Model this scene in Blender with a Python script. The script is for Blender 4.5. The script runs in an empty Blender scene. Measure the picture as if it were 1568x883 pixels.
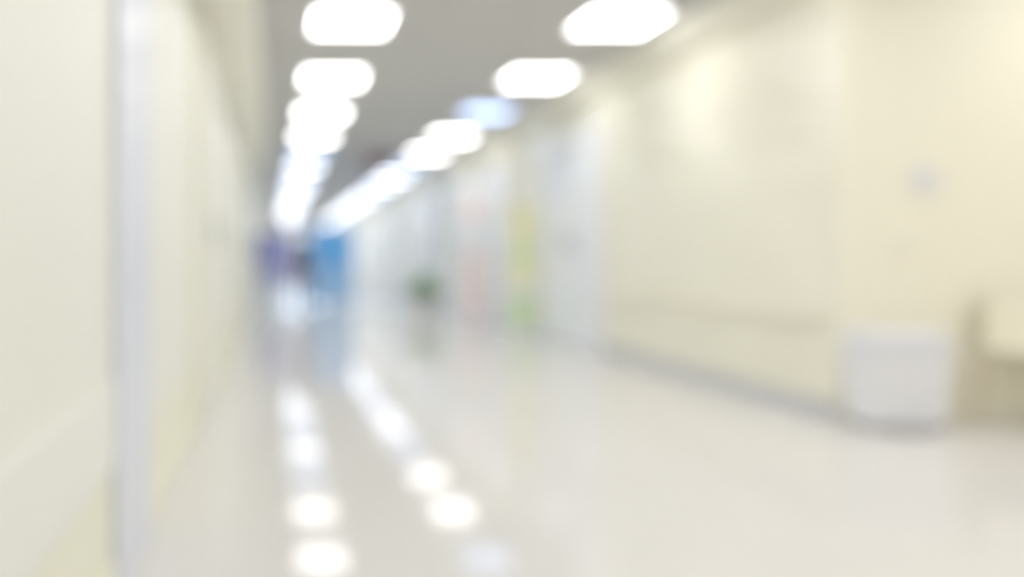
import bpy, bmesh, math, random
from mathutils import Vector, Matrix
random.seed(4)
scene=bpy.context.scene
scene.view_settings.view_transform='Standard'
scene.view_settings.look='None'
scene.view_settings.exposure=0.26
scene.view_settings.gamma=1.28

def lin(c):
    return tuple(((v/255)/12.92 if v/255<=0.04045 else (((v/255)+0.055)/1.055)**2.4) for v in c)+(1,)

def mat(name,rgb,rough=0.5,spec=0.5,var=0.0,scale=3.0,emit=None,estr=0,metal=0,coat=0,bump=0,coatr=0.1,ripple=0):
    m=bpy.data.materials.new(name); m.use_nodes=True
    nt=m.node_tree; b=nt.nodes['Principled BSDF']
    c=lin(rgb)
    b.inputs['Base Color'].default_value=c
    b.inputs['Roughness'].default_value=rough
    b.inputs['Specular IOR Level'].default_value=spec
    b.inputs['Metallic'].default_value=metal
    b.inputs['Coat Weight'].default_value=coat
    b.inputs['Coat Roughness'].default_value=coatr
    if emit:
        b.inputs['Emission Color'].default_value=lin(emit); b.inputs['Emission Strength'].default_value=estr
    tc=nt.nodes.new('ShaderNodeTexCoord')
    n=nt.nodes.new('ShaderNodeTexNoise'); n.inputs['Scale'].default_value=scale; n.inputs['Detail'].default_value=4
    nt.links.new(tc.outputs['Object'],n.inputs['Vector'])
    if var>0:
        mx=nt.nodes.new('ShaderNodeMix'); mx.data_type='RGBA'
        mx.inputs[6].default_value=tuple(v*(1-var) for v in c[:3])+(1,)
        mx.inputs[7].default_value=tuple(min(1,v*(1+var)) for v in c[:3])+(1,)
        nt.links.new(n.outputs['Fac'],mx.inputs[0]); nt.links.new(mx.outputs[2],b.inputs['Base Color'])
    if bump>0 or ripple>0:
        bp=nt.nodes.new('ShaderNodeBump'); bp.inputs['Strength'].default_value=min(1,max(bump,ripple)); bp.inputs['Distance'].default_value=0.002
        n2=nt.nodes.new('ShaderNodeTexNoise'); n2.inputs['Scale'].default_value=180
        if ripple>0:
            mp=nt.nodes.new('ShaderNodeMapping'); mp.inputs['Scale'].default_value=(0.004,0.004,0.35)
            n2.inputs['Detail'].default_value=1
            nt.links.new(tc.outputs['Object'],mp.inputs['Vector']); nt.links.new(mp.outputs['Vector'],n2.inputs['Vector'])
            bp.inputs['Distance'].default_value=0.024
        else: nt.links.new(tc.outputs['Object'],n2.inputs['Vector'])
        nt.links.new(n2.outputs['Fac'],bp.inputs['Height']); nt.links.new(bp.outputs['Normal'],b.inputs['Normal'])
    return m

def tilemat(name,rgb,grout,size,rough,spec,var=0.02,mortar=0.006,coat=0):
    m=mat(name,rgb,rough,spec,coat=coat)
    nt=m.node_tree; b=nt.nodes['Principled BSDF']
    tc=nt.nodes.new('ShaderNodeTexCoord')
    br=nt.nodes.new('ShaderNodeTexBrick'); br.offset=0.0
    br.inputs['Scale'].default_value=1.0
    br.inputs['Brick Width'].default_value=size; br.inputs['Row Height'].default_value=size
    br.inputs['Mortar Size'].default_value=mortar
    c=lin(rgb)
    br.inputs['Color1'].default_value=tuple(v*(1-var) for v in c[:3])+(1,)
    br.inputs['Color2'].default_value=tuple(min(1,v*(1+var)) for v in c[:3])+(1,)
    br.inputs['Mortar'].default_value=lin(grout)
    nt.links.new(tc.outputs['Object'],br.inputs['Vector'])
    nt.links.new(br.outputs['Color'],b.inputs['Base Color'])
    return m

M={}
M['wallL']=mat('wall_paint_ivory',(242,243,233),0.45,0.4,0.01,1.5,bump=0.1)
M['wallLlow']=mat('wall_paint_yellow',(243,242,220),0.45,0.4,0.01,1.5)
M['wallR']=mat('wall_paint_cream',(246,243,222),0.24,0.5,0.01,1.5,ripple=1.0)
M['wallF']=mat('wall_paint_cream_matt',(248,243,221),0.4,0.3,0.01,1.5,bump=0.05)
M['soffit']=mat('soffit_paint',(243,241,227),0.5,0.4,0.01,2)
M['ceil']=tilemat('ceiling_tiles',(191,191,191),(181,181,181),0.6,0.8,0.2,0.01,0.008)
M['floor']=tilemat('polished_floor_tiles',(222,220,217),(216,214,211),0.8,0.07,0.28,0.008,0.003)
M['base']=mat('baseboard_grey',(194,196,200),0.35,0.5,0.02,8)
M['alu']=mat('aluminium_white',(224,229,243),0.35,0.4,0.01,6)
M['rail']=mat('bumper_rail_vinyl',(242,243,236),0.4,0.3,0.01,6)
M['railR']=mat('chair_rail_beige',(239,235,216),0.4,0.4,0.01,6)
M['panel']=mat('light_diffuser',(250,250,250),0.5,0.3,0,3,(255,253,250),9.8)
M['panelB']=mat('light_diffuser_blue',(230,240,255),0.5,0.3,0,3,(176,206,255),3.4)
M['panelC']=mat('light_diffuser_cool',(230,240,255),0.5,0.3,0,3,(236,242,255),9.8)
M['lframe']=mat('light_frame',(225,225,225),0.4,0.4,0.01,5)
M['doorglass']=mat('frosted_glass',(241,246,252),0.16,0.5,0.01,2)
M['doorframe']=mat('door_frame_white',(239,242,248),0.35,0.4,0.01,2)
M['steel']=mat('brushed_steel',(205,207,210),0.25,0.5,0.03,30,metal=1)
M['binw']=mat('bin_plastic_white',(234,235,241),0.35,0.5,0.01,6)
M['binlid']=mat('bin_lid_grey',(224,225,231),0.35,0.5,0.01,6)
M['black']=mat('rubber_dark',(140,140,144),0.6,0.3,0.05,6)
M['chairc']=mat('chair_plastic_cream',(240,235,214),0.4,0.4,0.01,6)
M['chairl']=mat('chair_leg_wood',(226,213,188),0.5,0.4,0.05,14)
M['leaf']=mat('leaf_green',(112,176,104),0.5,0.4,0.15,9)
M['pot']=mat('planter_grey',(216,219,221),0.5,0.4,0.03,6)
M['soil']=mat('soil',(110,90,70),0.9,0.1,0.2,30)
M['blue']=mat('display_blue',(90,178,255),0.4,0.4,0.08,2)
M['bluel']=mat('display_light_blue',(155,205,255),0.4,0.4,0.03,3)
M['yellow']=mat('banner_yellow',(245,245,190),0.5,0.3,0.03,4)
M['green']=mat('banner_green',(210,236,184),0.5,0.3,0.05,4)
M['pink']=mat('banner_pink',(250,229,225),0.5,0.3,0.02,4)
M['white']=mat('banner_white',(240,243,246),0.5,0.3,0.01,4)
M['maroon']=mat('sign_maroon',(140,84,98),0.5,0.3,0.05,4)
M['switch']=mat('notice_greyblue',(228,229,231),0.4,0.4,0.01,9)
M['skin']=mat('skin',(220,188,172),0.5,0.4,0.05,10)
M['hair']=mat('hair_dark',(64,50,66),0.5,0.4,0.2,30)
M['lav']=mat('cloth_lavender',(186,188,246),0.8,0.2,0.04,12)
M['brown']=mat('cloth_dark_plum',(24,14,34),0.8,0.2,0.06,12)
M['brownl']=mat('cloth_brown',(72,54,70),0.8,0.2,0.06,12)
M['navy']=mat('cloth_navy',(84,92,172),0.8,0.2,0.06,12)
M['wht']=mat('cloth_white',(228,232,250),0.8,0.2,0.02,12)
M['eye']=mat('eye_dark',(40,30,28),0.3,0.5,0,3)
M['lip']=mat('lips',(180,100,95),0.5,0.4,0.02,10)

class B:
    def __init__(s): s.bm=bmesh.new(); s.mats=[]
    def mi(s,k):
        if k not in s.mats: s.mats.append(k)
        return s.mats.index(k)
    def _fin(s,geom,k):
        i=s.mi(k)
        for f in {f for v in geom for f in v.link_faces}: f.material_index=i
    def box(s,a,b,k,bev=0):
        c=[(a[i]+b[i])/2 for i in range(3)]; d=[abs(b[i]-a[i]) for i in range(3)]
        r=bmesh.ops.create_cube(s.bm,size=1,matrix=Matrix.Translation(c)@Matrix.Diagonal((*d,1)))
        s._fin(r['verts'],k)
        if bev>0:
            ed={e for v in r['verts'] for e in v.link_edges}
            bmesh.ops.bevel(s.bm,geom=list(ed),offset=bev,segments=2,affect='EDGES',profile=0.5)
        return r['verts']
    def cone(s,p,q,r1,r2,k,seg=20,sx=1,sy=1):
        p=Vector(p);q=Vector(q);d=q-p
        rot=Vector((0,0,1)).rotation_difference(d.normalized()).to_matrix().to_4x4()
        mt=Matrix.Translation((p+q)/2)@rot@Matrix.Diagonal((sx,sy,1,1))
        r=bmesh.ops.create_cone(s.bm,cap_ends=True,segments=seg,radius1=r1,radius2=r2,depth=d.length,matrix=mt)
        s._fin(r['verts'],k)
    def sph(s,c,r,k,u=16,v=12):
        rr=r if isinstance(r,tuple) else (r,r,r)
        q=bmesh.ops.create_uvsphere(s.bm,u_segments=u,v_segments=v,radius=1,matrix=Matrix.Translation(c)@Matrix.Diagonal((*rr,1)))
        s._fin(q['verts'],k); return q['verts']
    def make(s,name,smooth=False,parent=None,loc=None):
        me=bpy.data.meshes.new(name); s.bm.to_mesh(me); s.bm.free()
        for k in s.mats: me.materials.append(M[k])
        if smooth:
            for p in me.polygons: p.use_smooth=True
        o=bpy.data.objects.new(name,me); scene.collection.objects.link(o)
        if parent: o.parent=parent
        if loc: o.location=loc
        return o

H=0.87; CZ=2.57
XL=-0.42; XR=3.05; YE=44; YN=4.45; YB=-3.0; XR2=6.0

# ---- shell
b=B(); b.box((XL-0.15,YB-0.15,-0.1),(XR2+0.15,YE+0.15,0),'floor'); b.make('floor')
b=B(); b.box((XL-0.15,YB-0.15,CZ),(XR2+0.15,YE+0.15,CZ+0.1),'ceil'); b.make('ceiling')
b=B(); b.box((XL-0.15,YB,0.32),(XL,YE,CZ),'wallL'); b.box((XL-0.15,YB,0),(XL,YE,0.32),'wallLlow'); b.make('wall_left')
b=B(); b.box((XR,YN,0),(XR+0.15,YE,CZ),'wallR'); b.make('wall_right')
b=B(); b.box((XR+0.15,YN,0),(XR2,YN+0.15,CZ),'wallF'); b.box((XR,YN-0.004,0),(XR+0.15,YN,CZ),'wallF'); b.make('wall_alcove')
b=B(); b.box((XR2,YB,0),(XR2+0.15,YN+0.15,CZ),'wallF'); b.make('wall_lobby')
b=B(); b.box((XL-0.15,YB-0.15,0),(XR2+0.15,YB,CZ),'wallF'); b.make('wall_back')
wx0,wx1,wz0,wz1=0.2,2.6,0.5,2.3
b=B()
b.box((XL-0.15,YE,0),(wx0,YE+0.15,CZ),'wallL'); b.box((wx1,YE,0),(XR+0.15,YE+0.15,CZ),'wallL')
b.box((wx0,YE,0),(wx1,YE+0.15,wz0),'wallL'); b.box((wx0,YE,wz1),(wx1,YE+0.15,CZ),'wallL'); b.make('wall_end')
b=B()
for x in (wx0,(wx0+wx1)/2-0.03,wx1-0.06): b.box((x,YE+0.02,wz0),(x+0.06,YE+0.1,wz1),'alu')
for z in (wz0,wz1-0.06): b.box((wx0,YE+0.02,z),(wx1,YE+0.1,z+0.06),'alu')
b.make('window_1')
b=B(); b.box((XL,YB,2.22),(-0.11,YE,CZ),'soffit'); b.make('trim_1')
b=B(); b.box((2.84,YN+0.0,CZ-0.09),(XR,YE,CZ),'soffit'); b.box((2.94,YN,CZ-0.15),(XR,YE,CZ-0.09),'soffit'); b.make('trim_2')
b=B(); b.box((XR-0.018,YN,0),(XR,YE,0.10),'base'); b.make('baseboard_right')
b=B(); b.box((XR,YN-0.018,0),(XR2,YN-0.004,0.07),'railR'); b.make('baseboard_alcove')
b=B(); b.box((XL,YB,0),(XL+0.012,YE,0.09),'wallLlow'); b.make('baseboard_left')
b=B(); b.box((XR-0.03,YN+0.1,0.53),(XR,7.5,0.60),'railR',0.008)
for y in (4.9,5.9,6.9): b.box((XR-0.034,y,0.54),(XR-0.0,y+0.04,0.59),'railR')
b.make('wall_guard_rail')
b=B(); b.box((XL,YB+0.1,0.34),(XL+0.016,2.1,0.56),'rail',0.007); b.make('bumper_rail')
b=B(); b.box((XL,2.12,0),(XL+0.025,2.24,2.22),'alu',0.006); b.box((XL,2.24,0),(XL+0.018,2.56,2.22),'alu',0.004)
b.box((XL,2.56,0),(XL+0.022,2.64,2.22),'alu',0.006)
b.make('door_frame_post')

def door_side(name,x,y0,y1,sgn,k,h=2.05,fr='doorframe'):
    b=B(); t=0.05; w=0.09
    def bx(a,c,kk,bev=0.0):
        xa,xb=sorted((a[0],c[0])); b.box((xa,a[1],a[2]),(xb,c[1],c[2]),kk,bev)
    bx((x,y0-w,0),(x+sgn*t,y0,h+w),fr); bx((x,y1,0),(x+sgn*t,y1+w,h+w),fr); bx((x,y0,h),(x+sgn*t,y1,h+w),fr)
    n=2 if y1-y0>1.1 else 1; L=(y1-y0)/n
    for i in range(n):
        a=y0+i*L+0.004; c=a+L-0.008
        bx((x,a,0.01),(x+sgn*0.03,c,h-0.005),k)
        yh=c-0.1 if i==0 else a+0.1
        bx((x+sgn*0.03,yh-0.012,0.95),(x+sgn*0.07,yh+0.012,1.15),'steel')
    b.make(name)
dn=1
for (a,c) in [(7.7,9.1),(10.8,11.7),(12.8,13.8),(15.5,17),(20,21.5),(26,27.5),(33,34.5)]:
    door_side('door_%d'%dn,XR,a,c,-1,'doorglass'); dn+=1
for (a,c) in [(4.3,5.2),(8,8.9),(13,13.9)]:
    door_side('door_%d'%dn,XL,a,c,1,'wallL',fr='soffit'); dn+=1

def light(x,y,k):
    b=B()
    w=0.285; f=0.03; v=0.28
    for (a,c) in [((-w,-v),(w,-v+f)),((-w,v-f),(w,v)),((-w,-v+f),(-w+f,v-f)),((w-f,-v+f),(w,v-f))]:
        b.box((a[0],a[1],-0.02),(c[0],c[1],0),'lframe')
    b.box((-w+f,-v+f,-0.014),(w-f,v-f,0),k)
    b.make('ceiling_light_panel',loc=(x,y,CZ))
for i in range(-4,21):
    y=5.82+1.8*i
    c='panelC' if i>=5 else 'panel'
    light(0.545,y,'panelB' if i in (4,6,9) else c)
    light(2.43,y,'panelB' if i in (2,5,8) else c)
    if -4<i<0: light(4.3,y-0.3,'panel')  # added panels out of view, fill light for the lobby side
    if -4<i<-1: light(5.2,y-0.3,'panel')  # more unseen panels, added only to brighten the alcove wall

# ---- waste bin
b=B()
bx=3.225; by=4.275
def ring(z,w,d):
    return [(bx-w,by-d,z),(bx+w,by-d,z),(bx+w,by+d,z),(bx-w,by+d,z)]
def frus(z0,w0,d0,z1,w1,d1,k,bev):
    r0=[b.bm.verts.new(p) for p in ring(z0,w0,d0)]; r1=[b.bm.verts.new(p) for p in ring(z1,w1,d1)]
    fs=[b.bm.faces.new(r0[::-1]),b.bm.faces.new(r1)]
    for i in range(4): fs.append(b.bm.faces.new((r0[i],r0[(i+1)%4],r1[(i+1)%4],r1[i])))
    for f in fs: f.material_index=b.mi(k)
    ed={e for f in fs for e in f.edges}
    bmesh.ops.bevel(b.bm,geom=list(ed),offset=bev,segments=3,affect='EDGES',profile=0.5)
frus(0.03,0.19,0.11,0.42,0.202,0.125,'binw',0.02)
frus(0.42,0.212,0.132,0.45,0.212,0.132,'binlid',0.01)
frus(0.45,0.205,0.125,0.51,0.185,0.1,'binlid',0.02)
b.box((bx-0.17,by-0.10,0),(bx+0.17,by+0.10,0.03),'black')
b.box((bx-0.07,by-0.16,0.015),(bx+0.07,by-0.10,0.04),'black',0.006)
b.make('waste_bin')

def chair(x,y):
    b=B()
    for sx in (-1,1):
        b.cone((sx*0.19,-0.2,0),(sx*0.17,-0.16,0.41),0.018,0.024,'chairc',12)
        b.cone((sx*0.19,0.2,0),(sx*0.17,0.17,0.41),0.014,0.02,'chairl',12)
        b.cone((sx*0.18,-0.18,0.2),(sx*0.18,0.185,0.2),0.01,0.01,'chairl',8)
    b.box((-0.22,-0.21,0.40),(0.22,0.2,0.425),'chairc',0.012)
    n=10;rows=6
    g=[]
    for j in range(rows+1):
        z=0.425+0.27*j/rows; r=[]
        for i in range(n+1):
            t=-1+2*i/n
            w=0.21*(1-0.12*(j/rows)**2)
            r.append((t*w,0.20+0.03*j/rows-0.06*t*t,z-0.03*(t**4)*(j/rows)))
        g.append(r)
    for off in (0,0.015):
        vs=[[b.bm.verts.new((p[0],p[1]+off,p[2])) for p in r] for r in g]
        for j in range(rows):
            for i in range(n):
                f=b.bm.faces.new((vs[j][i],vs[j][i+1],vs[j+1][i+1],vs[j+1][i])); f.material_index=b.mi('chairc')
    b.make('waiting_chair',loc=(x,y,0),smooth=False)
chair(3.94,4.18); chair(4.44,4.18)

b=B(); b.box((3.44,YN-0.015,1.24),(3.58,YN,1.37),'switch',0.005); b.box((3.47,YN-0.02,1.27),(3.55,YN-0.015,1.34),'binlid'); b.make('wall_notice')
b=B(); b.box((3.34,YN-0.012,0.92),(3.42,YN,1.01),'wallF',0.004); b.box((3.365,YN-0.018,0.94),(3.395,YN-0.012,0.99),'binw',0.002); b.make('light_switch')

# ---- plant
b=B()
b.cone((0,0,0),(0,0,0.30),0.15,0.20,'pot',28); b.cone((0,0,0.30),(0,0,0.34),0.215,0.215,'pot',28); b.cone((0,0,0.335),(0,0,0.345),0.19,0.19,'soil',28)
for i in range(240):
    a=random.uniform(0,2*math.pi); L=random.uniform(0.22,0.38); el=random.uniform(0.25,1.4)
    d=Vector((math.cos(a),math.sin(a),0)); s=Vector((-math.sin(a),math.cos(a),0))
    prev=None
    for j in range(6):
        t=j/5
        p=d*(0.03+L*t*math.cos(el))+Vector((0,0,0.34+L*(t*math.sin(el))-0.10*t*t*math.cos(el)))
        w=0.035*math.sin(math.pi*min(1,0.1+0.9*t))+0.003
        cur=(b.bm.verts.new(p-s*w),b.bm.verts.new(p+Vector((0,0,-0.006))),b.bm.verts.new(p+s*w))
        if prev:
            for q in (0,1):
                f=b.bm.faces.new((prev[q],prev[q+1],cur[q+1],cur[q])); f.material_index=b.mi('leaf')
        prev=cur
b.make('potted_plant',loc=(2.25,12.4,0))

def banner(name,x,y,w,h,bands):
    b=B()
    b.box((-w/2-0.02,-0.09,0),(w/2+0.02,0.09,0.07),'doorframe',0.01)
    for (z0,z1,k) in bands: b.box((-w/2,-0.004,0.07+z0*(h-0.07)),(w/2,0.004,0.07+z1*(h-0.07)),k)
    b.box((-w/2-0.01,-0.012,h),(w/2+0.01,0.012,h+0.025),'doorframe')
    b.cone((0,0.03,0.05),(0,0.02,h),0.008,0.008,'steel',8)
    b.make(name,loc=(x,y,0))
banner('rollup_banner',2.82,9.38,0.27,1.52,[(0,0.28,'green'),(0.28,0.36,'white'),(0.36,0.55,'yellow'),(0.55,0.65,'green'),(0.65,1.0,'yellow')])
banner('rollup_banner',2.80,11.6,0.3,1.95,[(0,0.5,'pink'),(0.5,0.72,'white'),(0.72,0.9,'pink'),(0.9,1,'white')])
b=B()
x0,x1=0.70,1.46
b.box((x0,-0.02,0.75),(x1,0.02,1.5),'blue'); b.box((x0,-0.02,0.06),(x1,0.02,0.75),'bluel')
for x in (x0-0.04,x1): b.box((x,-0.03,0),(x+0.04,0.03,1.54),'bluel'); b.box((x-0.01,-0.22,0),(x+0.05,0.22,0.03),'alu')
b.box((x0,-0.03,1.5),(x1,0.03,1.54),'alu')
b.make('display_board',loc=(0,15.5,0))
b=B(); b.box((-0.25,-0.03,-0.3),(0.25,0.03,-0.1),'maroon',0.005); b.box((-0.2,-0.034,-0.26),(0.2,-0.03,-0.14),'brownl')
for x in(-0.2,0.2): b.cone((x,0,-0.1),(x,0,0),0.006,0.006,'steel',8)
b.make('hanging_sign',loc=(1.62,12.6,CZ))

# ---- people
def skinmesh(name,verts,edges,radii,levels=2,root=0):
    me=bpy.data.meshes.new(name+'_sk'); me.from_pydata(verts,edges,[])
    o=bpy.data.objects.new(name+'_sk',me); scene.collection.objects.link(o)
    o.modifiers.new('s','SKIN')
    for i,r in enumerate(radii):
        sv=me.skin_vertices[0].data[i]; sv.radius=r if isinstance(r,tuple) else (r,r); sv.use_root=(i==root)
    o.modifiers['s'].use_smooth_shade=True
    ss=o.modifiers.new('d','SUBSURF'); ss.levels=levels; ss.render_levels=levels
    bpy.context.view_layer.update()
    dg=bpy.context.evaluated_depsgraph_get()
    nm=bpy.data.meshes.new_from_object(o.evaluated_get(dg)); nm.name=name
    bpy.data.objects.remove(o)
    return nm
def person(name,loc,rotz,top,legs,stride=0.15,coat=None,scale=1.0,long_hair=False):
    e=bpy.data.objects.new(name,None); scene.collection.objects.link(e)
    s=stride
    V=[(0,0,.95),(0,0,1.08),(0,-.01,1.26),(0,0,1.39),(0,0.0,1.47),(0,.01,1.53)]
    R=[(.14,.11),(.12,.095),(.145,.105),(.12,.085),(.05,.05),(.048,.048)]
    E=[(0,1),(1,2),(2,3),(3,4),(4,5)]
    def add(p,r,par):
        V.append(p);R.append(r);E.append((par,len(V)-1)); return len(V)-1
    wr={}
    for sx in(-1,1):
        sw=-sx*s
        a=add((sx*.17,0,1.39),(.055,.055),3); a=add((sx*.21,-sw*.5,1.12),(.043,.043),a)
        a=add((sx*.22,sw*.4+.04,.89),(.028,.028),a); wr[sx]=(sx*.22,sw*.4+.04,.89)
        l=add((sx*.085,0,.88),(.088,.09),0); l=add((sx*.095,sx*s*.55+.02,.5),(.058,.06),l)
        l=add((sx*.095,sx*s,.09),(.04,.042),l); add((sx*.105,sx*s+.15,.035),(.038,.03),l)
    me=skinmesh('body',V,E,R)
    for k in (top,legs,'skin','black'): me.materials.append(M[k])
    for p in me.polygons:
        c=p.center
        armz=abs(c.x)>.17 and c.z>.8 and c.z<1.2
        if c.z>1.455: i=2
        elif armz and c.z<.91: i=2
        elif c.z>.93: i=0
        elif c.z<.09: i=3
        else: i=1
        p.material_index=i; p.use_smooth=True
    o=bpy.data.objects.new('body',me); scene.collection.objects.link(o); o.parent=e
    for sx in(-1,1):
        w=Vector(wr[sx]); V=[tuple(w),tuple(w+Vector((0,.005,-.05))),tuple(w+Vector((0,.01,-.085)))]
        R=[(.026,.02),(.022,.036),(.018,.036)];E=[(0,1),(1,2)]
        for fi,(dy,L) in enumerate([(-.027,.06),(-.009,.075),(.009,.08),(.027,.072)]):
            p=w+Vector((0,0.01+dy,-.09)); par=2
            for j in range(1,4):
                q=p+Vector((-sx*.010*j*j*.6,.002*j,-L*j/3)); V.append(tuple(q));R.append((.009-.001*j,)*2);E.append((par,len(V)-1));par=len(V)-1
        par=1
        for j in range(1,4):
            q=w+Vector((-sx*.006*j,.03+.012*j,-.045-.018*j)); V.append(tuple(q));R.append((.011-.001*j,)*2);E.append((par,len(V)-1));par=len(V)-1
        hm=skinmesh('hand',V,E,R,1); hm.materials.append(M['skin'])
        ho=bpy.data.objects.new('hand_%s'%('r' if sx>0 else 'l'),hm); scene.collection.objects.link(ho); ho.parent=e
    b=B(); hc=Vector((0,.015,1.62))
    vs=b.sph(hc,(.075,.095,.115),'skin',24,18)
    for v in vs:
        if v.co.z<1.58: v.co.x=(v.co.x)*(1-(1.58-v.co.z)*4)
    b.cone((0,.10,1.64),(0,.125,1.60),.008,.016,'skin',10)
    for sx in(-1,1):
        b.sph((sx*.077,.01,1.615),(.012,.02,.03),'skin',10,8)
        b.sph((sx*.03,.097,1.63),(.013,.01,.008),'eye',10,8)
        b.box((sx*.03-.016,.1,1.648),(sx*.03+.016,.108,1.653),'hair')
    b.box((-.022,.094,1.563),(.022,.106,1.573),'lip',.003)
    b.make('head',True,e)
    b=B(); vs=b.sph((0,.0,1.635),(.086,.1,.115),'hair',24,18)
    dele=[v for v in vs if (v.co.y>.055 and v.co.z<1.69)]
    bmesh.ops.delete(b.bm,geom=dele,context='VERTS')
    if long_hair: b.sph((0,-.065,1.54),(.075,.045,.15),'hair',16,12)
    b.make('hair',True,e)
    if coat:
        b=B(); prev=None
        for j in range(9):
            z=1.12-.62*j/8; w=.155+.05*j/8; d=.125+(.05+s*.45)*j/8
            cur=[b.bm.verts.new((w*math.cos(t)*(1+.03*math.sin(5*t)*j/8),d*math.sin(t),z)) for t in [2*math.pi*i/24 for i in range(24)]]
            if prev:
                for i in range(24):
                    f=b.bm.faces.new((prev[i],prev[(i+1)%24],cur[(i+1)%24],cur[i])); f.material_index=b.mi(coat)
            prev=cur
        b.make('coat_skirt',True,e)
    e.location=loc; e.rotation_euler=(0,0,rotz); e.scale=(scale,)*3
person('nurse',(0.16,14.8,0),0.2,'lav','wht',0.16,coat='lav',scale=.92)
person('hospital_visitor',(0.42,12.4,0),math.pi+.1,'brown','brownl',0.08,scale=.80,long_hair=True)
person('hospital_visitor',(-0.15,16.2,0),math.pi,'navy','navy',0.12,scale=.96)

w=bpy.data.worlds.new('World'); scene.world=w; w.use_nodes=True
w.node_tree.nodes['Background'].inputs[0].default_value=(.7,.84,1,1); w.node_tree.nodes['Background'].inputs[1].default_value=2.0

cd=bpy.data.cameras.new('camera'); cam=bpy.data.objects.new('camera',cd); scene.collection.objects.link(cam)
cam.location=(0,0,H); cam.rotation_euler=(math.pi/2,0,0)
cd.sensor_width=36; cd.lens=36*1260/1568
cd.shift_x=(784-420)/1568; cd.shift_y=-(441.5-398)/1568
cd.clip_start=0.02; cd.clip_end=200
cd.dof.use_dof=True; cd.dof.focus_distance=0.66; cd.dof.aperture_fstop=(cd.lens/1000)/(36/1260)
scene.camera=cam
